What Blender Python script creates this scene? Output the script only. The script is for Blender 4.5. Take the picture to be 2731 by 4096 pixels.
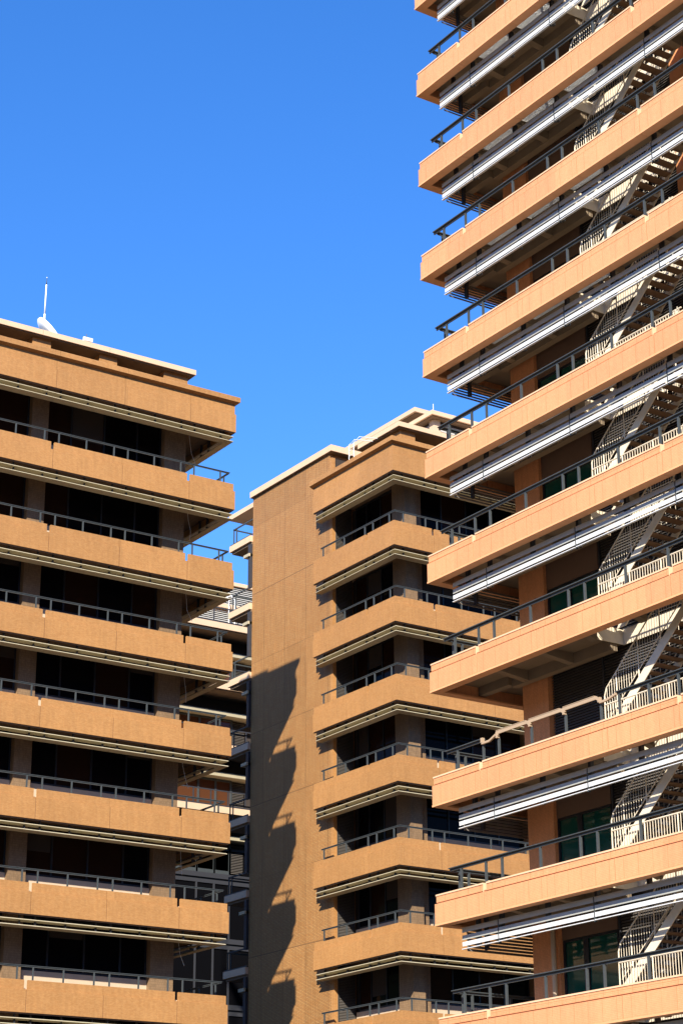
import bpy, bmesh, math, random
from mathutils import Vector, Matrix
random.seed(7)
C = bpy.context.scene
for o in list(bpy.data.objects):
    bpy.data.objects.remove(o)

# ------------------------------------------------------------------ camera
F_PX, YAW, PITCH, ROLL = 8051.5, 0.589618, 0.367465, -0.0060524
cam_d = bpy.data.cameras.new('camera')
cam = bpy.data.objects.new('camera', cam_d)
C.collection.objects.link(cam)
cy, sy = math.cos(YAW), math.sin(YAW); cp, sp = math.cos(PITCH), math.sin(PITCH)
fw = Vector((sy * cp, cy * cp, sp)); rt = Vector((cy, -sy, 0)); up = rt.cross(fw)
r2 = rt * math.cos(ROLL) + up * math.sin(ROLL); u2 = -rt * math.sin(ROLL) + up * math.cos(ROLL)
M3 = Matrix((r2, u2, -fw)).transposed()
cam.matrix_world = M3.to_4x4()
cam_d.sensor_fit = 'HORIZONTAL'; cam_d.sensor_width = 36.0
cam_d.lens = 36.0 * F_PX / 2731.0
cam_d.clip_start = 0.5; cam_d.clip_end = 5000
C.camera = cam
C.render.resolution_x, C.render.resolution_y = 682, 1024

def in_frame(p, m=0.03):
    p = Vector(p); d = p.dot(fw)
    if d <= 0: return False
    x = F_PX * p.dot(r2) / d / 2731; y = F_PX * p.dot(u2) / d / 4096
    return abs(x) < .5 + m and abs(y) < .5 + m

# ------------------------------------------------------------------ light
SUN_DIR = Vector((1, 1.0, -0.97)).normalized()      # the way the light travels
el = math.asin(-SUN_DIR.z)
sun_d = bpy.data.lights.new('sun', 'SUN'); sun_d.energy = 5.0; sun_d.angle = math.radians(0.53)
sun_d.color = (1.0, 0.94, 0.84)
sun = bpy.data.objects.new('sun', sun_d); C.collection.objects.link(sun)
sun.location = (-40, -40, 80)
sun.rotation_euler = SUN_DIR.to_track_quat('-Z', 'Y').to_euler()
w = bpy.data.worlds.new('World'); C.world = w; w.use_nodes = True
nt = w.node_tree; nt.nodes.clear()
sky = nt.nodes.new('ShaderNodeTexSky'); sky.sky_type = 'NISHITA'; sky.sun_disc = False
sky.sun_elevation = el; sky.sun_rotation = math.radians(225)
sky.altitude = 200; sky.air_density = 1.0; sky.dust_density = 0.2; sky.ozone_density = 3.0
hs = nt.nodes.new('ShaderNodeHueSaturation'); hs.inputs['Saturation'].default_value = 1.28
bg = nt.nodes.new('ShaderNodeBackground'); bg.inputs['Strength'].default_value = 0.114
wo = nt.nodes.new('ShaderNodeOutputWorld')
tn = nt.nodes.new('ShaderNodeVectorMath'); tn.operation = 'MULTIPLY'; tn.inputs[1].default_value = (0.97, 1.03, 1.30)
nt.links.new(sky.outputs[0], hs.inputs['Color']); nt.links.new(hs.outputs[0], tn.inputs[0]); nt.links.new(tn.outputs[0], bg.inputs[0]); nt.links.new(bg.outputs[0], wo.inputs[0])
C.view_settings.view_transform = 'Standard'; C.view_settings.look = 'None'
C.view_settings.exposure = 0.95; C.view_settings.gamma = 1.0
C.render.engine = 'CYCLES'
C.cycles.diffuse_bounces = 3

# ------------------------------------------------------------------ materials
def mat(name, col, rough=.7, metal=0., spec=.4, noise=0., nscale=3., bump=0.):
    m = bpy.data.materials.new(name); m.use_nodes = True
    n = m.node_tree; b = n.nodes['Principled BSDF']
    b.inputs['Base Color'].default_value = (*col, 1); b.inputs['Roughness'].default_value = rough
    b.inputs['Metallic'].default_value = metal; b.inputs['Specular IOR Level'].default_value = spec
    if noise or bump:
        g = n.nodes.new('ShaderNodeNewGeometry'); t = n.nodes.new('ShaderNodeTexNoise')
        t.inputs['Scale'].default_value = nscale; t.inputs['Detail'].default_value = 5
        n.links.new(g.outputs['Position'], t.inputs['Vector'])
        if noise:
            mr = n.nodes.new('ShaderNodeMapRange'); mr.inputs[1].default_value = .3; mr.inputs[2].default_value = .7
            mr.inputs[3].default_value = 1 - noise; mr.inputs[4].default_value = 1 + noise
            n.links.new(t.outputs[0], mr.inputs[0])
            mx = n.nodes.new('ShaderNodeVectorMath'); mx.operation = 'SCALE'; mx.inputs[0].default_value = col
            n.links.new(mr.outputs[0], mx.inputs['Scale']); n.links.new(mx.outputs[0], b.inputs['Base Color'])
        if bump:
            bp = n.nodes.new('ShaderNodeBump'); bp.inputs['Strength'].default_value = bump; bp.inputs['Distance'].default_value = .01
            n.links.new(t.outputs[0], bp.inputs['Height']); n.links.new(bp.outputs[0], b.inputs['Normal'])
    return m

def tile(name, c1, c2, mortar, bw, bh, ms, offset=.5, rough=.55, big=None, bigcol=None, bump=.3, stain=.08, panel=3.53, streak=.08):
    m = bpy.data.materials.new(name); m.use_nodes = True
    n = m.node_tree; L = n.links; b = n.nodes['Principled BSDF']
    b.inputs['Roughness'].default_value = rough; b.inputs['Specular IOR Level'].default_value = .35
    g = n.nodes.new('ShaderNodeNewGeometry'); s = n.nodes.new('ShaderNodeSeparateXYZ'); L.new(g.outputs['Position'], s.inputs[0])
    a = n.nodes.new('ShaderNodeMath'); a.operation = 'ADD'; L.new(s.outputs[0], a.inputs[0]); L.new(s.outputs[1], a.inputs[1])
    c = n.nodes.new('ShaderNodeCombineXYZ'); L.new(a.outputs[0], c.inputs[0]); L.new(s.outputs[2], c.inputs[1])
    def brick(w_, h_, ms_, off):
        k = n.nodes.new('ShaderNodeTexBrick'); L.new(c.outputs[0], k.inputs['Vector'])
        k.offset = off; k.inputs['Scale'].default_value = 1; k.inputs['Brick Width'].default_value = w_
        k.inputs['Row Height'].default_value = h_; k.inputs['Mortar Size'].default_value = ms_; k.inputs['Mortar Smooth'].default_value = .2
        return k
    k = brick(bw, bh, ms, offset)
    k.inputs['Color1'].default_value = (*c1, 1); k.inputs['Color2'].default_value = (*c2, 1); k.inputs['Mortar'].default_value = (*mortar, 1)
    col = k.outputs[0]
    if big:
        q = brick(big[0], big[1], big[2], 0)
        x = n.nodes.new('ShaderNodeMix'); x.data_type = 'RGBA'; L.new(q.outputs['Fac'], x.inputs[0])
        L.new(col, x.inputs[6]); x.inputs[7].default_value = (*bigcol, 1); col = x.outputs[2]
    # broad weathering
    t = n.nodes.new('ShaderNodeTexNoise'); t.inputs['Scale'].default_value = .9; t.inputs['Detail'].default_value = 6
    t2 = n.nodes.new('ShaderNodeTexNoise'); t2.inputs['Scale'].default_value = 7; t2.inputs['Detail'].default_value = 3
    L.new(g.outputs['Position'], t.inputs['Vector']); L.new(g.outputs['Position'], t2.inputs['Vector'])
    ad = n.nodes.new('ShaderNodeMath'); ad.operation = 'ADD'; L.new(t.outputs[0], ad.inputs[0]); L.new(t2.outputs[0], ad.inputs[1])
    mr = n.nodes.new('ShaderNodeMapRange'); mr.inputs[1].default_value = .7; mr.inputs[2].default_value = 1.3
    mr.inputs[3].default_value = 1 - stain; mr.inputs[4].default_value = 1 + stain; L.new(ad.outputs[0], mr.inputs[0])
    pb = brick(panel, 4.0, 0, 0); pb.inputs['Color1'].default_value = (.93, .93, .93, 1); pb.inputs['Color2'].default_value = (1.06, 1.06, 1.06, 1)
    st = n.nodes.new('ShaderNodeTexNoise'); st.inputs['Scale'].default_value = 1; st.inputs['Detail'].default_value = 4
    sv = n.nodes.new('ShaderNodeVectorMath'); sv.operation = 'MULTIPLY'; sv.inputs[1].default_value = (7, .55, 1); L.new(c.outputs[0], sv.inputs[0]); L.new(sv.outputs[0], st.inputs['Vector'])
    sm = n.nodes.new('ShaderNodeMapRange'); sm.inputs[1].default_value = .35; sm.inputs[2].default_value = .62; sm.inputs[3].default_value = 1 - streak; sm.inputs[4].default_value = 1.02; L.new(st.outputs[0], sm.inputs[0])
    m1 = n.nodes.new('ShaderNodeMath'); m1.operation = 'MULTIPLY'; L.new(mr.outputs[0], m1.inputs[0]); L.new(sm.outputs[0], m1.inputs[1])
    m2 = n.nodes.new('ShaderNodeMath'); m2.operation = 'MULTIPLY'; L.new(m1.outputs[0], m2.inputs[0]); L.new(pb.outputs[0], m2.inputs[1])
    sc = n.nodes.new('ShaderNodeVectorMath'); sc.operation = 'SCALE'; L.new(col, sc.inputs[0]); L.new(m2.outputs[0], sc.inputs['Scale'])
    L.new(sc.outputs[0], b.inputs['Base Color'])
    if bump:
        iv = n.nodes.new('ShaderNodeMath'); iv.operation = 'SUBTRACT'; iv.inputs[0].default_value = 1; L.new(k.outputs['Fac'], iv.inputs[1])
        bp = n.nodes.new('ShaderNodeBump'); bp.inputs['Strength'].default_value = bump; bp.inputs['Distance'].default_value = .006
        L.new(iv.outputs[0], bp.inputs['Height']); L.new(bp.outputs[0], b.inputs['Normal'])
    return m

TAN = tile('tan_tile', (.475, .245, .085), (.405, .19, .058), (.33, .16, .055), .115, .032, .004, stain=.06)
RIB = tile('ribbed_tile', (.46, .245, .085), (.42, .195, .058), (.22, .11, .04), .32, .066, .016, big=(2.1, 4.0, .014), bigcol=(.15, .075, .03), bump=.35, stain=.05, panel=2.1, streak=.12)
ORG = tile('orange_mosaic', (.77, .362, .17), (.725, .33, .15), (.56, .205, .075), .05, .05, .0035, offset=0, big=(.64, 8, .008), bigcol=(.5, .19, .07), stain=.03, panel=3.185, streak=.05)
ORC = tile('orange_column_tile', (.74, .33, .14), (.66, .28, .115), (.5, .2, .08), .05, .05, .004, offset=0, stain=.05)
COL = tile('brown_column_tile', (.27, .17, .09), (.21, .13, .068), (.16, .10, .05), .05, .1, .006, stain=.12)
TERRA = mat('terracotta_trim', (.78, .37, .165), .6, noise=.05)
CREAM = mat('cream_stone', (.66, .46, .29), .65, noise=.04, nscale=2)
COPR = mat('peach_coping', (.80, .50, .29), .6, noise=.04, nscale=2)
CREAMW = mat('cream_render', (.56, .42, .28), .75, noise=.05)
SEAL = mat('dark_sealant', (.13, .06, .03), .8)
SEALR = mat('brick_red_sealant', (.30, .11, .045), .8)
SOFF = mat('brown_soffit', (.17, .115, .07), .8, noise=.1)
SOFFO = mat('terracotta_soffit', (.62, .27, .11), .7, noise=.05)
CONC = mat('painted_concrete', (.24, .18, .115), .85, noise=.08, nscale=1.5)
DKLIP = mat('bronze_flashing', (.10, .06, .045), .5, .3)
STEEL = mat('slate_steel', (.055, .063, .064), .55, .1, noise=.08, nscale=8)
STEELK = mat('dark_steel', (.045, .045, .05), .5, .2)
FIN = mat('champagne_metal', (.50, .43, .28), .5, .2, noise=.05)
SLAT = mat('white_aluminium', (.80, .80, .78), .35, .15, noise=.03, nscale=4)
SLATM = mat('part_shaded_aluminium', (.46, .46, .405), .45, .15, noise=.05, nscale=4)  # second slat: white metal greyed to stand in for the parapet's shade
SLATD = mat('shaded_end_aluminium', (.24, .21, .18), .5, .15, noise=.05, nscale=4)  # end slats: shade of the side away from the sun put into the colour
SLATG = mat('shaded_aluminium', (.46, .445, .365), .45, .15, noise=.05, nscale=4)  # top slat: parapet's shadow painted in as a greyer metal
WHITE = mat('cream_painted_steel', (.76, .65, .47), .5, .05, noise=.05, nscale=6)
TREAD = mat('brown_stair_tread', (.20, .12, .065), .7, noise=.1)
FRAME = mat('black_window_frame', (.02, .024, .03), .4, .3)
GLASS = mat('dark_glass', (.004, .004, .005), .05, 0, .04)
GLASSB = mat('glass_before_brown_curtain', (.022, .010, .006), .06, 0, .05)
GLASSG = mat('green_glass', (.008, .065, .045), .05, 0, .6)
GLASSR = mat('orange_reflection_glass', (.085, .033, .015), .08, 0, .25)  # orange tone paints in the reflection of a sunlit building
LOUV = mat('grey_louvre', (.115, .10, .085), .6, .2)
BLIND = mat('dark_brown_blind', (.034, .024, .017), .8)
LOUVL = mat('light_louvre', (.50, .48, .43), .5, .2)
PANEL = mat('brown_blind_box', (.16, .095, .06), .7, noise=.05)
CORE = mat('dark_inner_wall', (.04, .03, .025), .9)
DISH = mat('white_fibreglass', (.80, .82, .82), .4)
GRND = mat('grey_paving', (.035, .032, .028), .9, noise=.15, nscale=.3)
ROOFM = mat('grey_roof_screed', (.3, .29, .27), .9, noise=.1)

# ------------------------------------------------------------------ builders
class MB:
    def __init__(s): s.v = []; s.f = []
    def box(s, x0, x1, y0, y1, z0, z1):
        x0, x1 = sorted((x0, x1)); y0, y1 = sorted((y0, y1)); z0, z1 = sorted((z0, z1))
        n = len(s.v)
        s.v += [(x0, y0, z0), (x1, y0, z0), (x1, y1, z0), (x0, y1, z0), (x0, y0, z1), (x1, y0, z1), (x1, y1, z1), (x0, y1, z1)]
        s.f += [tuple(n + i for i in q) for q in ((0, 3, 2, 1), (4, 5, 6, 7), (0, 1, 5, 4), (1, 2, 6, 5), (2, 3, 7, 6), (3, 0, 4, 7))]
        return s
    def prism(s, rings):                    # list of equal rings of points
        n = len(s.v); k = len(rings[0])
        for r in rings: s.v += [tuple(p) for p in r]
        for i in range(len(rings) - 1):
            for j in range(k):
                a = n + i * k + j; b = n + i * k + (j + 1) % k
                s.f.append((a, b, b + k, a + k))
        s.f.append(tuple(n + j for j in reversed(range(k))))
        s.f.append(tuple(n + (len(rings) - 1) * k + j for j in range(k)))
        return s
    def tube(s, pts, r, seg=8):
        pts = [Vector(p) for p in pts]; rings = []
        for i, p in enumerate(pts):
            a = pts[max(0, i - 1)]; b = pts[min(len(pts) - 1, i + 1)]
            t = (b - a).normalized(); h = Vector((0, 0, 1)) if abs(t.z) < .9 else Vector((1, 0, 0))
            u = t.cross(h).normalized(); q = t.cross(u)
            rr = r[i] if isinstance(r, (list, tuple)) else r
            rings.append([p + (u * math.cos(2 * math.pi * j / seg) + q * math.sin(2 * math.pi * j / seg)) * rr for j in range(seg)])
        return s.prism(rings)
    def build(s, name, m, parent=None, z=0, smooth=False):
        me = bpy.data.meshes.new(name)
        org = parent['_org'] if parent is not None and '_org' in parent else (0, 0, 0)
        me.from_pydata([(a - org[0], b - org[1], c) for a, b, c in s.v], [], s.f)
        bm = bmesh.new(); bm.from_mesh(me); bmesh.ops.recalc_face_normals(bm, faces=bm.faces)
        if smooth:
            for f in bm.faces: f.smooth = True
        bm.to_mesh(me); bm.free()
        me.materials.append(m)
        o = bpy.data.objects.new(name, me); C.collection.objects.link(o)
        if parent is not None:
            o.parent = parent; o['_org'] = org
        o.location.z = z
        return o

def root(name, label, cat, loc, group=None):
    o = bpy.data.objects.new(name, None); C.collection.objects.link(o)
    o.location = loc; o['label'] = label; o['category'] = cat; o['_org'] = tuple(loc)
    if group: o['group'] = group
    return o

def dup(o, dz, parent=None):
    c = o.copy(); C.collection.objects.link(c); c.parent = parent if parent is not None else o.parent
    c.location = o.location.copy()
    if parent is None: c.location.z += dz
    for ch in [q for q in o.children]: dup(ch, 0, c)
    return c

class Path:
    """an L-shaped run of facade: s<0 on face A, s>0 on face B, d = depth inward from the face"""
    def __init__(p, corner, dirA, dirB):
        p.c = Vector(corner); p.A = Vector(dirA); p.B = Vector(dirB)   # unit vectors from the corner along A and along B
    def pt(p, s, d, z):
        if s < 0: q = p.c + p.A * (-s) + p.B * d
        elif s > 0: q = p.c + p.B * s + p.A * d
        else: q = p.c + (p.A + p.B) * d
        return (q.x, q.y, z)
    def sweep(p, mb, s0, s1, prof):
        ss = [s0] + ([0] if s0 < 0 < s1 else []) + [s1]
        mb.prism([[p.pt(s, d, z) for d, z in prof] for s in ss])
        return mb
    def rect(p, mb, s0, s1, d0, d1, z0, z1):
        return p.sweep(mb, s0, s1, [(d0, z0), (d1, z0), (d1, z1), (d0, z1)])
    def rectm(p, mb, s0, s1, d0, d1, z0, z1):
        """no mitre: plain box on one face"""
        a = p.pt(s0, d0, z0); b = p.pt(s1, d1, z1)
        return mb.box(a[0], b[0], a[1], b[1], z0, z1)

def spans(cuts, s0, s1, gap):
    e = sorted(c for c in cuts if s0 < c < s1); out = []; a = s0
    for c in e: out.append((a, c - gap / 2)); a = c + gap / 2
    out.append((a, s1)); return out

def louvre(mb, x0, x1, y0, y1, z0, z1, pitch, axis):
    """horizontal blades, tilted, filling a thin box; axis = outward direction of the blades"""
    n = int((z1 - z0) / pitch)
    for i in range(n):
        z = z0 + i * pitch
        if axis == 'x': mb.prism([[(x0, y, z), (x0 + .02, y, z), (x1, y, z + pitch * .75), (x1 - .02, y, z + pitch * .75)] for y in (y0, y1)])
        else: mb.prism([[(x, y0, z), (x, y0 + .02, z), (x, y1, z + pitch * .75), (x, y1 - .02, z + pitch * .75)] for x in (x0, x1)])
    return mb

GZ = -1.6
# ------------------------------------------------------------------ ground
g = MB().box(-1500, 1500, -1500, 2500, GZ - .5, GZ).build('ground', GRND); g['kind'] = 'structure'
g['label'] = 'dark paved ground around the office blocks'

SKYBLK = mat('sky_blocker_green', (.035, .05, .02), .95, noise=.4, nscale=.05)  # unseen ring of high ground, added to cut fill light from the low sky
b = MB(); N = 96; rings = []
for r_, h_ in ((420, -2), (560, .62), (700, 1.0), (900, .7), (1000, -3)):
    rings.append([(r_ * math.cos(2 * math.pi * i / N), r_ * math.sin(2 * math.pi * i / N),
                   h_ if h_ < 0 else h_ * (175 + 26 * math.sin(2 * math.pi * i / N * 3 + 1) + 14 * math.sin(2 * math.pi * i / N * 11) + random.uniform(-7, 7))) for i in range(N)])
for r_ in rings: b.v += r_
for k in range(len(rings) - 1):
    for i in range(N): b.f.append((k * N + i, k * N + (i + 1) % N, (k + 1) * N + (i + 1) % N, (k + 1) * N + i))
h = b.build('low_sky_blocker', SKYBLK, smooth=True); h['kind'] = 'structure'; h['label'] = 'unseen ring of dark high ground added to block low sky light'

# ================================================================== the two tan blocks
def tan_block(r, P, sA, sB, joints, notches, posts, ztop, nrows, colsA, winA, colsB, winB, railA, finA, slabA, glzA, coreA, dep):
    """r root, P path, facade from sA (<0) to sB (>0)"""
    H = 4.0
    # --- typical storey, built at zb = 0
    b = MB(); lo = []
    for a, c in spans(joints, sA, sB, .02): P.rect(b, a, c, 0, .16, 0, .935)
    for a, c in spans(notches, sA, sB, .18):
        for a2, c2 in spans([j for j in joints if j not in notches], a, c, .012): P.rect(b, a2, c2, .06, .18, .945, 1.32)
    P.rect(b, sA, sB, .10, .15, .90, .95)
    par = b.build('balcony_parapet', TAN, r)
    sl = MB()
    for q in joints:
        if sA < q < sB: P.rectm(sl, q - .0125, q + .0125, .010, .12, .004, .93)
    sl_o = sl.build('joint_sealant', SEAL, par)
    c1 = P.sweep(MB(), sA + .03, sB, [(.04, -.045), (.10, -.045), (.10, -.004), (.04, -.004)]).build('drip_flashing', DKLIP, par)
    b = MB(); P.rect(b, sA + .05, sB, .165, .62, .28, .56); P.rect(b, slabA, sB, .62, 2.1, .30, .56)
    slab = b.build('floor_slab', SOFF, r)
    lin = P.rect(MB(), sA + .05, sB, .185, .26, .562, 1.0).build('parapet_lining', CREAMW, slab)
    rl = P.sweep(MB(), railA, sB, [(.18, 1.917), (.205, 1.905), (.205, 1.865), (.24, 1.865), (.24, 1.905), (.27, 1.917), (.27, 1.94), (.18, 1.94)]).build('railing', STEEL, r)
    for s in posts:
        P.rectm(MB(), s - .03, s + .03, .195, .255, 1.02, 1.863).build('post', STEEL, rl)
    fn = bpy.data.objects.new('sunshade', None); C.collection.objects.link(fn); fn.parent = r; fn['_org'] = r['_org']
    for z in (-.20, -.44):
        for a, c in spans(joints, finA, sB, .015):
            P.sweep(MB(), a, c, [(.08, z - .035), (.10, z), (.42 if z > -.3 else .48, z - .035), (.42 if z > -.3 else .48, z - .075)]).build('blade', FIN, fn)
    for s in posts:
        bb = MB()
        P.rectm(bb, s - .03, s + .03, .22, .33, -.47, .27)
        bb.build('bracket', STEELK, fn)
    wa = bpy.data.objects.new('window_wall', None)
    ups = MB(); P.rect(ups, glzA, sB, 1.89, 2.05, .562, 2.0)
    up_o = ups.build('window_sill_wall', CREAMW, r)
    wins = []
    for face, lst in (('A', winA), ('B', winB)):
        for (s0, s1, muls) in lst:
            e = [s0] + muls + [s1]; fm = MB(); sg = -1 if face == 'A' else 1
            P.rectm(fm, sg * s0, sg * s1, 1.91, 2.02, 2.002, 2.09); P.rectm(fm, sg * s0, sg * s1, 1.91, 2.02, 4.18, 4.29)
            for i, q in enumerate(e): P.rectm(fm, sg * (q - (.0 if i == 0 else .04)), sg * (q + (.06 if i == 0 else (.04 if q != e[-1] else 0))), 1.915, 2.015, 2.09, 4.18)
            wo_ = fm.build('window', FRAME, r)
            for i in range(len(e) - 1):
                pm = MB(); P.rectm(pm, sg * (e[i] + .04), sg * (e[i + 1] - .04), 1.96, 1.98, 2.09, 4.18)
                pm.build('pane', GLASSB if (i % 3 == 1) else GLASS, wo_)
                bl = MB(); P.rectm(bl, sg * (e[i] + .07), sg * (e[i + 1] - .07), 1.945, 1.951, 2.6, 4.17); bl.build('roller_blind', BLIND, wo_)
            wins.append(wo_)
    typ = [par, slab, rl, fn, up_o] + wins
    def vary(o):
        for q in list(o.children):
            if q.name.startswith('pane'): q.data = q.data.copy(); q.data.materials[0] = GLASSB if random.random() < .38 else GLASS
            elif random.random() < .72: bpy.data.objects.remove(q)
            else: zs = random.choice((.25, .45, .7, 1.0)); q.scale.z = zs; q.location.z = 4.17 * (1 - zs)
    for o in typ: o.location.z = ztop - H - GZ
    for k in range(2, nrows):
        for o in typ:
            c = dup(o, -H * (k - 1))
            if o in wins: vary(c)
    for o in wins: vary(o)
    # --- top row
    b = MB()
    for a, c in spans(joints, sA, sB, .02): P.rect(b, a, c, 0, .16, 0, .935)
    for a, c in spans(joints, sA, sB, .014): P.rect(b, a, c, .05, .18, .945, 1.46)
    top = b.build('roof_parapet', TAN, r, z=ztop - GZ)
    st_ = sl_o.copy(); C.collection.objects.link(st_); st_.parent = top
    P.sweep(MB(), sA + .03, sB, [(.04, -.045), (.10, -.045), (.10, -.004), (.04, -.004)]).build('drip_flashing', DKLIP, top)
    b = MB(); P.rect(b, sA + .05, sB, .165, .62, .28, 1.30); P.rect(b, slabA, sB, .62, dep, .30, .9); b.build('roof_slab', SOFF, r, z=ztop - GZ)
    b = MB()
    for a, c in spans([j + .05 for j in joints], sA - .12, sB, .012): P.sweep(b, a, c, [(-.15, 1.56), (-.15, 1.80), (-.11, 1.83), (.5, 1.83), (.5, 1.46), (.05, 1.46)])
    b.build('coping', TAN, r, z=ztop - GZ)
    f2 = dup(fn, 4.0)
    # --- columns
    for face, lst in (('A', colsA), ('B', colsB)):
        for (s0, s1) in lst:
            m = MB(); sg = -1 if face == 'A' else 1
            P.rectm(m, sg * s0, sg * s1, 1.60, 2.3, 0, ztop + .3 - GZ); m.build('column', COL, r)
    # core
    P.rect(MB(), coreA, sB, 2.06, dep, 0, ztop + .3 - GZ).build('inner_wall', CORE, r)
    return r

# ---- left block
PL = Path((45.40, 76.97), (-1, 0), (0, 1))
Lr = root('office_block', 'tan tiled office block at the left edge, below the satellite dish and mast', 'office block', (40, 80, GZ))
jl = [-2.5 - 3.53 * i for i in range(9)] + [2.5 + 3.53 * i for i in range(4)]
nl = [-2.5, -2.5 - 7.06, -2.5 - 14.12, 2.5, 9.56]
pl = [-.70, .70]
for i in range(7):
    j = -2.5 - 3.53 * i; pl += [j + .36, j - .36, j - 1.78]
for j in (2.5,): pl += [j - .36, j + .36]
winL = [(3.03, 9.09, [4.32, 6.06, 7.78]), (9.97, 16.1, [11.7, 13.4, 14.9]), (17.03, 23.0, [18.7, 20.4, 21.9])]
tan_block(Lr, PL, -31, 5.9, jl, nl, pl, 38.49, 10, [(1.85, 3.0), (9.12, 9.95), (16.2, 17.0), (23.2, 24.0)], winL,
          [(2.32, 3.0)], [(3.05, 5.8, [4.4])], -31, -31, -31, -31, -31, 5.8)
# roof terrace structure of the left block
def setback(r, P, sA, sB, piers, z0, cutj, zsl=41.74, dep=5.2):
    for (s0, s1) in piers:
        a, b_ = s0, s1
        P.rect(MB(), a, b_, 1.75, min(3.2, dep - .2), z0 - GZ, zsl - .06 - GZ).build('roof_pier', TAN, r)
    P.rect(MB(), sA, sB, min(3.0, dep - .6), min(3.3, dep - .21), z0 - GZ, zsl - .06 - GZ).build('roof_wall', TAN, r)
    b = MB()
    for a, c in spans(cutj, sA, sB, .015): P.rect(b, a, c, 1.45, dep, zsl - GZ, zsl + .26 - GZ)
    o = b.build('roof_cornice', CREAM, r)
    P.rect(MB(), sA, sB, 1.53, dep - .05, zsl - .06 - GZ, zsl - .003 - GZ).build('cornice_soffit', SOFF, o)
setback(Lr, PL, -31, 3.4, [(-3.07, 3.07)] + [(-2.13 - 3.5 * i - .94, -2.13 - 3.5 * i) for i in range(1, 8)], 39.8, [-9.69, -6.18, -13.2, -16.7, -20.2], dep=3.35)

for k in range(1, 8):                      # loose cable ends hanging under the balconies
    z = 38.49 - 4 * k + 4
    MB().tube([(43.9, 78.9, z + .28 - GZ), (43.95, 78.88, z - .2 - GZ), (43.98 + .05 * (k % 3), 78.86, z - .75 - GZ), (44.03 + .22 * (k % 2), 78.84, z - 1.25 - GZ)], .012, 6).build('hanging_cable', SLAT, Lr)

# ---- middle block
PM = Path((54.39, 76.63), (0, 1), (1, 0))
Mr = root('office_block', 'tan tiled corner office block in the middle, joined to a ribbed windowless stair tower', 'office block', (56, 80, GZ))
jm = [-2.5] + [2.49 + 3.53 * i for i in range(8)]
nm = [-2.5, 2.49, 9.55, 16.61]
pm = [-.69, -2.13, -2.86, -4.76, -6.75, .75]
for i in range(7):
    j = 2.49 + 3.53 * i; pm += [j - .36, j + .36, j + 1.78]
tan_block(Mr, PM, -7.42, 28, jm, nm, pm, 38.44, 10, [(1.25, 2.4), ], [(2.45, 6.2, [3.9, 5.2])],
          [(1.602, 2.85), (9.1, 9.9), (16.2, 17.)], [(2.9, 9.05, [4.4, 6.0, 7.5]), (9.95, 16.1, [11.5, 13, 14.5])],
          -6.95, -7.3, -6.44, -6.44, -7.3, 7.2)
TX = 55.0
# ribbed tower
t = MB().box(TX, 62.0, 83.33, 91.2, 0, 41.8 - GZ).build('stair_tower_wall', RIB, Mr)
b = MB()
for a, c in spans([85.2, 87.3, 89.3], 82.95, 91.32, .015): b.box(TX - .16, TX + .1, a, c, 41.83 - GZ, 42.18 - GZ)
b.box(TX + .1, 62.3, 82.95, 91.32, 41.83 - GZ, 42.18 - GZ)
co = b.build('tower_coping', CREAM, Mr)
MB().box(TX - .10, 62.2, 83.05, 91.26, 41.79 - GZ, 41.828 - GZ).build('coping_soffit', SOFF, co)
MB().box(TX - .004, TX + .21, 83.10, 83.329, 0, 41.5 - GZ).build('corner_pilaster', TAN, Mr)
for k in range(1, 10):
    z = 38.44 - 4 * k
    b = MB(); louvre(b, TX + .24, 56.27, 83.10, 83.16, z + .57 - GZ, z + 4.27 - GZ, .075, 'y')
    o = b.build('louvre_panel', LOUV, Mr)
    MB().box(TX + .212, TX + .245, 83.07, 83.2, z + .57 - GZ, z + 4.27 - GZ).build('louvre_frame', STEEL, o)
MB().box(TX + .24, 56.3, 83.18, 83.33, 0, 41.5 - GZ).build('recess_wall', CORE, Mr)
setback(Mr, PM, -5.25, 28, [(-2.7, 2.7)] + [(2.7 + 2.56 + 3.5 * i, 2.7 + 3.5 + 3.5 * i) for i in range(6)], 39.8, [4.2, 7.7, 11.2])
# roof plant rooms
def plant(nm_, x, y, z1, xl, yl, louv, zlow=40.0):
    b = MB().box(x, x + xl, y, y + yl, z1 - .24 - GZ, z1 - GZ); o = b.build('plant_room_roof', CREAM, Mr)
    MB().box(x + .12, x + xl - .1, y + .12, y + yl - .1, z1 - .30 - GZ, z1 - .243 - GZ).build('roof_soffit', SOFF, o)
    wl = MB().box(x + .55, x + xl - .5, y + .55, y + yl - .5, zlow - GZ, z1 - .302 - GZ).build('plant_room_wall', CORE, Mr)
    b = MB(); louvre(b, x + .48, x + .545, y + .9, y + yl - .5, zlow - GZ, z1 - .4 - GZ, .16, 'x'); b.build('louvre_screen', LOUVL, wl)
    b = MB(); louvre(b, x + .9, x + xl - .5, y + .48, y + .545, zlow - GZ, z1 - .4 - GZ, .16, 'y'); b.build('louvre_screen', LOUVL, wl)
    MB().box(x + .42, x + .85, y + .42, y + .85, zlow - GZ, z1 - .31 - GZ).build('corner_post', CREAMW, wl)
plant('a', 59.5, 80.08, 44.27, 14, 3.4, True)
b = MB().box(61, 75, 83.72, 92, 45.9 - GZ, 46.16 - GZ).build('plant_room_roof', CREAMW, Mr)
MB().box(61.15, 74.9, 83.85, 91.9, 45.84 - GZ, 45.898 - GZ).build('roof_soffit', SOFF, b)
MB().box(62.3, 74, 85, 91, 40 - GZ, 45.838 - GZ).build('plant_room_wall', CORE, Mr)
MB().tube([(59.9, 80.5, 44.27 - GZ), (59.9, 80.5, 44.85 - GZ)], .02, 6).build('lightning_spike', SLAT, Mr)
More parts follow.
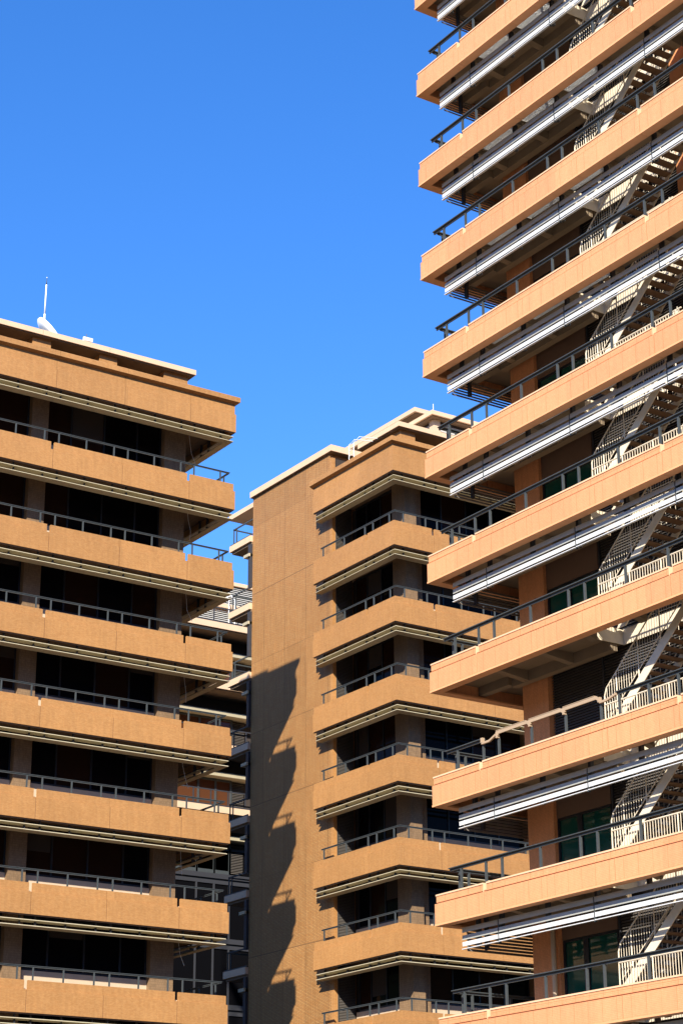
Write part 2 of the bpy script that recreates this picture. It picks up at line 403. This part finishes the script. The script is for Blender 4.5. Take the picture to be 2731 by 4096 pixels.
# balconies on the back of the middle block, seen past the tower
for k in range(0, 9):
    z = 39.55 - 4 * k - GZ
    o = MB().box(54.83, 60, 91.21, 93.5, z - .36, z).build('rear_balcony', CREAM, Mr)
    MB().box(54.95, 60, 91.21, 93.38, z - .50, z - .363).build('balcony_soffit', SOFF, o)
    MB().box(54.86, 54.92, 91.21, 93.45, z + .003, z + .07).build('kerb', STEEL, o)
    b = MB().box(54.95, 55.02, 91.21, 93.3, z + .95, z + 1.02); b.box(54.95, 59, 93.23, 93.3, z + .951, z + 1.019)
    rr = b.build('balcony_rail', STEEL, o)
    for yy in (92.95, 93.26): MB().box(54.96, 55.01, yy - .03, yy + .03, z + .07, z + .949).build('post', STEEL, rr)
    MB().box(54.85, 55.0, 91.202, 91.45, z - 3.1, z - .51).build('corner_duct', STEELK, o)
    MB().box(54.75, 55.6, 91.202, 91.8, z - 1.25, z - 1.08).build('window_ledge', FIN, o)
MB().box(56, 62, 91.21, 95.6, 42.05 - GZ, 42.33 - GZ).build('rear_canopy', CREAM, Mr)

# roof ladder over the parapet of the middle block
lad = root('roof_ladder', 'white tubular roof ladder hooked over the coping beside the ribbed tower', 'ladder', (54.6, 80.6, 40.27))
b = MB()
for yy in (80.49, 80.94):
    dz = .0
    b.tube([(54.65, yy, -.3), (54.65, yy, 1.10), (54.9, yy - .15, 1.42), (56.2, yy - .5, 1.46), (56.25, yy - .5, .6)], .022, 8)
lo_ = b.build('side_rail', SLAT, lad)
b = MB()
for i in range(4): b.tube([(54.65, 80.49, -.15 + .3 * i), (54.65, 80.94, -.15 + .3 * i)], .015, 6)
b.build('rung', SLAT, lad)

# ================================================================== right tower
PR = Path((39.81, 54.11), (0, -1), (1, 0))
Rr = root('office_tower', 'tall orange mosaic office tower at the right with white sunshades and outside stairs', 'office tower', (45, 48, GZ))
RA, RB = -34.0, 16.0
jr = [-2.69 - 3.185 * i for i in range(10)] + [2.69 + 3.185 * i for i in range(4)]
nr = [-2.69, -12.245, -21.8, -31.3, 2.69, 12.2]
b = MB()
for a, c in spans(jr, RA, RB, .024): P_ = PR.rect(b, a, c, .012, .2, .075, .728)
for a, c in spans(nr, RA, RB, .17):
    for a2, c2 in spans([j for j in jr if j not in nr], a, c, .012): PR.rect(b, a2, c2, .055, .24, .775, .985)
rp = b.build('balcony_parapet', ORG, Rr)
b = MB()
for q in jr: PR.rectm(b, q - .0135, q + .0135, .022, .15, .076, .73)
PR.rect(b, RA, RB, .075, .098, .70, .80)
b.build('joint_sealant', SEALR, rp)
b = MB()
for a, c in spans(jr, RA, RB, .012): PR.sweep(b, a, c, [(.36, .0), (0, .0), (0, .065), (.02, .073), (.2, .073), (.36, .06)])
b.build('base_trim', TERRA, rp)
b = MB()
for a, c in spans(nr, RA, RB, .17): PR.rect(b, a, c, .035, .27, .988, 1.04)
for q in nr: PR.rectm(b, q + .076, q + .088, .053, .242, .743, 1.0)
b.build('coping', COPR, rp)
# floor slab with openings for gratings and stair well (face A), plain on face B
YC = 54.11
gr_b = [(49.2, 51.2), (46.82, 48.86), (44.47, 46.48)]
well = (41.8, 47.0, 40.93, 42.46)
b = MB(); X0 = 39.81
Z0, Z1 = .45, .80
b.box(X0 + .2, X0 + .36, RA + YC + .01, YC - .24, .1, Z1)                 # edge beam behind the parapet
b.box(X0 + .36, X0 + .50, RA + YC + .01, YC - .24, Z0, Z1)
ys = RA + YC + .01
edges = sorted([RA + YC + .01, YC - .24] + [v for q in gr_b for v in q])
for i in range(0, len(edges), 2): b.box(X0 + .50, X0 + 1.11, edges[i], edges[i + 1], Z0, Z1)
b.box(X0 + 1.11, well[2] , RA + YC + .01, YC - .24, Z0, Z1)
for (ya, yb) in ((RA + YC + .01, well[0]), (well[1], YC - .24)): b.box(well[2], X0 + 2.9, ya, yb, Z0, Z1)
b.box(well[3], X0 + 2.9, well[0], well[1], Z0, Z1)
b.box(X0 + 2.9, X0 + 16, YC - 2.4, YC - .24, Z0, Z1)
rs = b.build('floor_slab', CONC, Rr)
for y in [51.4, 49.02, 46.65, 44.3, 41.9, 39.55, 37.2, 34.8]:
    xe = X0 + (1.1 if 41.9 < y < 47 else 2.1)
    MB().prism([[(X0 + .46, yy, .30), (X0 + .46, yy, Z0 - .002), (xe, yy, Z0 - .002), (xe, yy, .10)] for yy in (y - .14, y + .14)]).build('beam', CONC, rs)
for ya, yb in ((RA + YC + .01, 41.75), (47.03, 52.2)): MB().box(X0 + 2.1, X0 + 2.38, ya, yb, .08, Z0 - .003).build('beam', CONC, rs)
for x in (41.9, 44.3, 46.7, 49.1):
    MB().box(x - .14, x + .14, 52.2, YC - .25, .14, Z0 - .004).build('beam', CONC, rs)
wf = MB(); wf.box(well[2] + .002, well[3] - .002, well[1] - .03, well[1] - .002, .32, .84)
wf.box(well[3] - .03, well[3] - .004, well[0], well[1] - .03, .32, .84); wf.box(well[2] + .002, well[3] - .03, well[0] + .002, well[0] + .03, .32, .84)
wf.build('stairwell_trim', WHITE, rs)
for (ya, yb) in gr_b:
    gb = MB(); n = int((yb - ya) / .05)
    for i in range(n): gb.box(X0 + .502, X0 + 1.108, ya + .01 + i * .05, ya + .018 + i * .05, .462, .53)
    for i in range(13): gb.box(X0 + .51 + i * .048, X0 + .516 + i * .048, ya, yb, .465, .528)
    gb.build('floor_grating', SLAT, rs)
# railing
rr_p = [52.83, 51.5, 50.65, 48.7, 46.75, 45.95, 44.0, 42.05, 41.2, 39.2, 37.3]
RPF = [(.21, 1.84), (.275, 1.835), (.275, 1.765), (.325, 1.765), (.325, 1.835), (.38, 1.84), (.38, 1.87), (.21, 1.87)]
def rail_side(rl):
    m = MB().prism([[(x, 53.49 + (.295 - d), z) for d, z in RPF] for x in (X0 + .385, 56)])
    m.build('handrail_return', STEEL, rl)
    for x in (.62, 1.0, 2.6, 3.5, 5.4, 7.3, 9.2): MB().box(X0 + x - .035, X0 + x + .035, 53.455, 53.525, .74, 1.763).build('post', STEEL, rl)
def post_R(y, rl): MB().box(X0 + .265, X0 + .335, y + .13 - .035, y + .13 + .035, .74, 1.763).build('post', STEEL, rl)
def railing_R(posts):
    rl = MB().prism([[(X0 + d, y, z) for d, z in RPF] for y in (53.575, 20.2)]).build('railing', STEEL, Rr)
    for y in posts: post_R(y, rl)
    rail_side(rl)
    return rl
rrl = railing_R(rr_p)
# sunshade
ss = bpy.data.objects.new('sunshade', None); C.collection.objects.link(ss); ss.parent = Rr; ss['_org'] = Rr['_org']
sj = [51.36, 46.65, 41.9, 37.2]
cuts = [53.28] + sj + [22]
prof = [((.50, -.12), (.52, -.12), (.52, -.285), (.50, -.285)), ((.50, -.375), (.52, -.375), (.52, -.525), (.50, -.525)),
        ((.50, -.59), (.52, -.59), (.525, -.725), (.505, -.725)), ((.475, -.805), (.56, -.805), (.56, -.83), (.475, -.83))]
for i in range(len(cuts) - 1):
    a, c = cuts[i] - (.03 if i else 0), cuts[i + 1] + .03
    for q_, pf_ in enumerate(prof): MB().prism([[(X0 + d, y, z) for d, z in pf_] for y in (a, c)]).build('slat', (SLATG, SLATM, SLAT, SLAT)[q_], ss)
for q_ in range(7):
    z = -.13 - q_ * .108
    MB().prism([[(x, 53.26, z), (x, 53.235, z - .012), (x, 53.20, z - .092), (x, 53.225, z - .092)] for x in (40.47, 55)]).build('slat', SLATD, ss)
for y in (52.6, 51.36, 49.02, 46.65, 44.3, 41.9, 39.55, 37.2):
    big = y in sj
    MB().box(X0 + .60, X0 + .74, y - .06, y + .06, -.79, .28).build('bracket', STEELK, ss)
    if big: MB().box(X0 + .505, X0 + .60, y - .022, y + .022, -.87, -.12).build('joint_strip', STEEL, ss)
for x in (41.2, 43.6, 46):
    MB().box(x - .045, x + .045, YC - 1.06, YC - .92, -.79, .3).build('bracket', STEELK, ss)
# outside stair: one flight per storey
def flight(zf, keep_treads):
    fl = bpy.data.objects.new('stair_flight', None); C.collection.objects.link(fl); fl.parent = Rr; fl['_org'] = Rr['_org']
    fl.location.z = zf
    y0, y1, n = 46.8, 41.95, 20
    run = (y0 - y1) / n; rise = 4.0 / n; sl = rise / run
    for X, stp in ((41.10, .118), (42.12, .236)):
        MB().prism([[(x, y0 + .12, -.0), (x, y0, .16), (x, y1, 4.0 + .16), (x, y1, 4.0 - .21), (x, y0 - .3, -.0)] for x in (X, X + .03)]).build('stringer', WHITE, fl)
        rb = MB(); dz = 1.28; db = .20
        yt = y0 - .25
        f = lambda y, h: (X + .015, y, .16 + (y0 - y) * sl + h)
        rb.tube([f(yt, -.1), f(yt, 1.12), f(yt - .1, dz), f(y1 + .2, dz)], .024, 6)
        rb.tube([f(yt - .1, db), f(y1, db)], .018, 6)
        i = 0; y = yt - .12
        while y > y1 + .1:
            if i % 9 == 4: rb.tube([f(y, -.12), f(y, dz)], .024, 6)
            else: rb.tube([f(y, db), f(y, dz)], .0085, 4)
            y -= stp; i += 1
        rb.build('stair_railing', WHITE, fl)
    return fl, run, rise
def add_treads(fl, run, rise, zabs):
    rest = MB(); nrest = 0
    for i in range(1, 20):
        ya = 46.8 - run * i; z = rise * i
        m = MB().prism([[(x, ya + .03, z - .045), (x, ya + .03, z), (x, ya - run - .02, z), (x, ya - run - .02, z - .03), (x, ya - run + .02, z - .035)] for x in (41.132, 42.118)])
        if in_frame((41.5, ya, zabs + z)): m.build('tread', TREAD, fl)
        else: rest.v, rest.f = rest.v + m.v, rest.f + [tuple(q + len(rest.v) for q in f) for f in m.f]; nrest += 1
    if nrest:
        o = rest.build('treads_outside_view', TREAD, fl)
        if nrest > 1: o['kind'] = 'stuff'
def guard():
    gm = MB(); X = 40.93; z0, z1 = .80, 1.92
    gm.tube([(X, 46.35, z0), (X, 46.35, z1), (X, 41.7, z1)], .026, 6); gm.tube([(X, 46.5, z0 + .1), (X, 41.7, z0 + .1)], .016, 6)
    y = 46.2; i = 0
    while y > 41.7:
        gm.tube([(X, y, z0 + .1), (X, y, z1)], .024 if i % 12 == 11 else .011, 5); y -= .122; i += 1
    return gm.build('stairwell_guard', WHITE, Rr)
gd = guard()
# wall of one storey (built at zb=0, floor .80, ceiling 4.45)
def storey_wall(kind):
    outs = []
    XW = 42.55
    def fbox(mb, y0, y1, z0, z1, x0=XW, x1=XW + .12): return mb.box(x0, x1, y0, y1, z0, z1)
    if kind == 'window':
        for (ya, yb, muls) in ((48.15, 50.86, [(49.61, 49.85)]), (38.9, 41.5, [(40.1, 40.3)])):
            m = MB(); fbox(m, yb - .09, yb, .8, 3.32); fbox(m, ya, ya + .06, .8, 3.32); fbox(m, ya + .06, yb - .09, .8, .92); fbox(m, ya + .06, yb - .09, 3.24, 3.32)
            for a, c in muls: fbox(m, a, c, .92, 3.24)
            wn = m.build('window', FRAME, Rr)
            e = [ya + .06] + [v for q in muls for v in q] + [yb - .09]
            for i in range(0, len(e), 2): MB().box(XW + .05, XW + .07, e[i], e[i + 1], .92, 3.24).build('pane', GLASSG, wn)
            MB().box(XW - .02, XW + .12, ya, yb - .001, 3.322, 4.44).build('blind_box', PANEL, wn)
            outs.append(wn)
        a_, b_ = 42.95, 48.03
    else:
        a_, b_ = 42.95, 50.84
    m = MB(); z = .82
    louvre(m, XW + .02, XW + .09, a_, b_, .82, 4.4, .095, 'x')
    o = m.build('louvre_wall', LOUV, Rr); outs.append(o)
    m2 = MB()
    for y in ([48.09] if kind == 'window' else [48.2]) + [45.5]: m2.box(XW + .0, XW + .06, y - .035, y + .035, .81, 4.42)
    m2.build('louvre_frame', STEELK, o)
    return outs
wallw = storey_wall('window'); walll = storey_wall('louvre')
rows = list(range(-1, 11))
zb_of = lambda r_: 43.10 - 4 * (r_ - 1)
typ = [rp, rs]
for o in typ + [rrl, ss, gd] + wallw + walll: o.location.z = zb_of(1) - GZ
for r_ in rows:
    dz = zb_of(r_) - zb_of(1)
    if r_ != 1:
        for o in typ + [gd]: dup(o, dz)
        if r_ != 8: dup(rrl, dz)
        if r_ != 7: dup(ss, dz)
    if r_ == 8:
        for o in walll: o.location.z += dz
    elif r_ != 1:
        for o in wallw: dup(o, dz)
    fl, run, rise = flight(zb_of(r_) + .8 - GZ, True)
    add_treads(fl, run, rise, zb_of(r_) + .8)
# special railing with cream padded covers (the storey with the full-height louvres)
z8 = zb_of(8) - GZ
p8 = [52.84, 51.43, 50.6, 48.89, 47.17, 45.47, 44.62, 43.27, 41.97, 40.2, 38.3]
r8 = MB().prism([[(X0 + d, y, z) for d, z in RPF] for y in (53.575, 51.55)]).prism([[(X0 + d, y, z) for d, z in RPF] for y in (44.85, 20.2)]).build('railing', STEEL, Rr, z=z8)
for y in p8: post_R(y, r8)
rail_side(r8)
RC = mat('beige_cover', (.40, .285, .18), .7, noise=.05)
p8s = [y + .13 for y in (50.6, 48.89, 47.17, 45.47)]
for ya, yb in zip(p8s[:-1], p8s[1:]):
    m = MB(); x0, x1 = X0 + .20, X0 + .24
    m.prism([[(x, ya + .05, 1.77), (x, ya + .05, 1.90), (x, ya + .02, 1.935), (x, yb + .20, 1.935), (x, yb + .11, 1.915), (x, yb + .05, 1.87), (x, yb + .05, 1.77), (x, yb + .14, 1.82), (x, ya - .08, 1.82), (x, ya - .08, 1.77)] for x in (x0, x1)])
    m.box(X0 + .19, X0 + .33, ya + .02, yb + .20, 1.937, 1.955)
    m.build('rail_cover', RC, r8)
for y in p8s: MB().box(X0 + .19, X0 + .30, y - .042, y + .042, 1.70, 1.86).build('rail_cover', RC, r8)
MB().prism([[(x, 51.56, 1.66), (x, 51.56, 1.73), (x, 51.15, 1.73), (x, 50.8, 1.86), (x, 50.8, 1.79), (x, 51.15, 1.66)] for x in (X0 + .2, X0 + .27)]).build('rail_cover', RC, r8)
MB().prism([[(x, 45.58, 1.66), (x, 45.58, 1.73), (x, 45.25, 1.73), (x, 44.8, 1.82), (x, 44.8, 1.75), (x, 45.25, 1.66)] for x in (X0 + .2, X0 + .27)]).build('rail_cover', RC, r8)
MB().box(X0 + .2, X0 + .30, 51.50, 51.60, 1.72, 1.88).build('rail_cover', RC, r8)
# columns and core
zt = 51.1 + 1.3 - GZ
for (a, c) in ((50.86, 52.22), (41.5, 42.93), (31.9, 33.3)): MB().box(42.40, 43.1, a, c, 0, zt).build('column', ORC, Rr)
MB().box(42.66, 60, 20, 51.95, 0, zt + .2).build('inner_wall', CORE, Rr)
MB().box(X0 + .3, 60, 20.2, YC - .3, zt - .3, zt + .1).build('roof_slab', CONC, Rr)
pm_ = MB().tube([(42.25, 50.98, 7.1 + .8 - GZ), (42.25, 50.98, 11.5 - GZ)], .085, 12).build('drainpipe', CREAMW, Rr, smooth=True)
MB().tube([(42.25, 50.98, 9.28 - GZ), (42.25, 50.98, 9.36 - GZ)], .105, 12).build('pipe_clamp', CREAMW, pm_)

# ================================================================== distant block between left block and tower
Dr = root('office_block', 'distant block with cream floor bands and louvred roof screen, left of the ribbed tower', 'office block', (58, 112, GZ))
yR = 107.0; xa, xb = 40.0, 68.0
MB().box(xa, xb, yR + 2.2, yR + 14, 0, 43.4 - GZ).build('wall', CORE, Dr)
for k in range(4):
    z = 39.97 - 4 * k - GZ
    o = MB().box(xa, xb, yR, yR + 2.19, z - .40, z).build('floor_band', CREAM, Dr)
    MB().box(xa, xb, yR + .1, yR + 2.19, z - .47, z - .403).build('band_soffit', SOFF, o)
    rl = MB().box(xa, xb, yR + .1, yR + .16, z + .98, z + 1.05).build('railing', STEELK, Dr)
    MB().box(xa, xb, yR + .02, yR + .08, z + .003, z + .09).build('kerb', STEELK, rl)
    x = 55.5
    while x < 67: MB().box(x - .035, x + .035, yR + .1, yR + .16, z + .09, z + .979).build('post', STEELK, rl); x += 1.25
    for z in ([z] if k else []) + ([z - 4] if k == 3 else []):
        MB().box(xa, xb, yR + 1.2, yR + 2.19, z + 2.25, z + 2.50).build('window_canopy', FIN, Dr)
        MB().box(xa, xb, yR + 2.0, yR + 2.19, z + 2.501, z + 3.5).build('spandrel', CORE, Dr)
        fm = MB(); e = [56.3, 58.2, 60.08, 61.86, 63.12, 64.24]
        fm.box(56, 64.3, yR + 1.9, yR + 2.05, z + .2, z + .42); fm.box(56, 64.3, yR + 1.9, yR + 2.05, z + 2.1, z + 2.22)
        for q in e: fm.box(q - .07, q + .07, yR + 1.9, yR + 2.05, z + .42, z + 2.1)
        wn = fm.build('window', STEEL, Dr)
        for i in range(5): MB().box(e[i] + .07, e[i + 1] - .07, yR + 1.96, yR + 1.98, z + .42, z + 2.1).build('pane', GLASSR, wn)
        lb = MB(); louvre(lb, 64.35, 65.2, yR + 1.9, yR + 2.0, z + .3, z + 2.1, .1, 'y'); lb.build('louvre_panel', LOUV, Dr)
for k in range(4, 9):                     # black glazing put in to stand for deep shade on the lower storeys
    z = 39.97 - 4 * k - GZ
    fm = MB(); e = [52, 54.1, 56.3, 58.2, 60.08, 61.86, 63.12, 64.24, 66, 67.9]; z1 = z + (1.7 if k == 4 else 3.55)
    fm.box(51.9, 68, yR + 1.9, yR + 2.05, z - .1, z + .2); fm.box(51.9, 68, yR + 1.9, yR + 2.05, z1, z1 + .15)
    for q in e: fm.box(q - .06, q + .06, yR + 1.9, yR + 2.05, z + .2, z1)
    wn = fm.build('window', STEELK, Dr)
    for i in range(len(e) - 1): MB().box(e[i] + .06, e[i + 1] - .06, yR + 1.96, yR + 1.98, z + .2, z1).build('pane', GLASS, wn)
    if k < 8: MB().box(51.9, 68, yR + 2.0, yR + 2.19, z1 + .151, z1 + .42).build('spandrel', STEELK, Dr)
b = MB(); louvre(b, xa, xb, yR + 1.5, yR + 1.6, 40.0 - GZ, 41.5 - GZ, .13, 'y'); s1 = b.build('louvre_screen', LOUVL, Dr)
MB().box(xa, xb, yR + 1.3, yR + 2.19, 41.52 - GZ, 41.8 - GZ).build('screen_band', CREAM, s1)
b = MB(); louvre(b, xa, xb, yR + 2.05, yR + 2.15, 41.82 - GZ, 43.4 - GZ, .13, 'y'); s2 = b.build('louvre_screen', LOUVL, Dr)
MB().box(xa, xb, yR + 1.95, yR + 2.6, 43.42 - GZ, 43.66 - GZ).build('screen_coping', CREAM, s2)
b = MB()
for x in (63.3, 63.75): b.tube([(x, yR + .9, 40.0 - GZ), (x, yR + .9, 42.0 - GZ), (x - .1, yR + 1.2, 42.4 - GZ), (x - .4, yR + 1.9, 42.3 - GZ)], .03, 6)
b.build('access_ladder', SLAT, Dr)

# ================================================================== roof equipment on the left block
def zL(z): return z - 42.08
ms = root('antenna_mast', 'tall thin white mast rising behind the satellite dish', 'mast', (37.66, 82.6, 39.40))
MB().tube([(37.62, 82.6, 0), (37.63, 82.6, 5.7)], .048, 10).build('lower_pole', DISH, ms, smooth=True)
MB().tube([(37.63, 82.6, 5.7), (37.645, 82.6, 7.34)], .038, 10).build('upper_pole', DISH, ms, smooth=True)
MB().tube([(37.645, 82.6, 7.34), (37.65, 82.6, 7.5), (37.655, 82.6, 7.72)], [.036, .018, .012], 8).build('tip_rod', STEEL, ms, smooth=True)
MB().tube([(37.655, 82.6, 7.71), (37.655, 82.6, 7.74), (37.655, 82.6, 7.77)], [.02, .035, .01], 8).build('tip_cap', DISH, ms, smooth=True)

ds = root('satellite_dish', 'white satellite dish on the roof edge of the left block, beside the mast', 'satellite dish', (37.85, 81.6, 39.40))
def dish_mesh():
    ax = Vector((.70, -.36, .60)).normalized(); u = ax.cross(Vector((0, 0, 1))).normalized(); v = ax.cross(u)
    c = Vector((37.75, 81.5, 3.78)); R_ = 1.38; rings = []
    prof_ = [(0.02, -.30), (.35, -.26), (.7, -.14), (1, 0.0), (1.0, -.09), (.7, -.20), (.35, -.33), (.02, -.37)]
    N = 40; m = MB(); n0 = 0
    for rr_, h in prof_: m.v += [tuple(c + (u * math.cos(2 * math.pi * j / N) + v * math.sin(2 * math.pi * j / N)) * rr_ * R_ + ax * h) for j in range(N)]
    for i in range(len(prof_)):
        k = (i + 1) % len(prof_)
        for j in range(N): m.f.append((i * N + j, i * N + (j + 1) % N, k * N + (j + 1) % N, k * N + j))
    return m, c, ax
m, c, ax = dish_mesh(); m.build('reflector', DISH, ds, smooth=True)
MB().tube([c - ax * .3, c - ax * .45 + Vector((0, 0, -.2)), (c.x - .3, c.y + .1, 0)], .06, 8).build('mount', DISH, ds)
fl_ = root('floodlight', 'small white roof floodlight right of the satellite dish', 'floodlight', (38.3, 79.0, 42.0))
MB().prism([[(x, 78.86, .28), (x, 78.83, .44), (x, 79.05, .54), (x, 79.1, .34)] for x in (38.08, 38.5)]).build('housing', DISH, fl_)
MB().box(38.2, 38.4, 78.9, 79.06, 0, .30).build('base_plate', DISH, fl_)
MB().tube([(38.22, 79, .5), (38.22, 79, .68)], .015, 6).build('sensor_stalk', STEEL, fl_)

for o in C.objects:
    if '_org' in o: del o['_org']
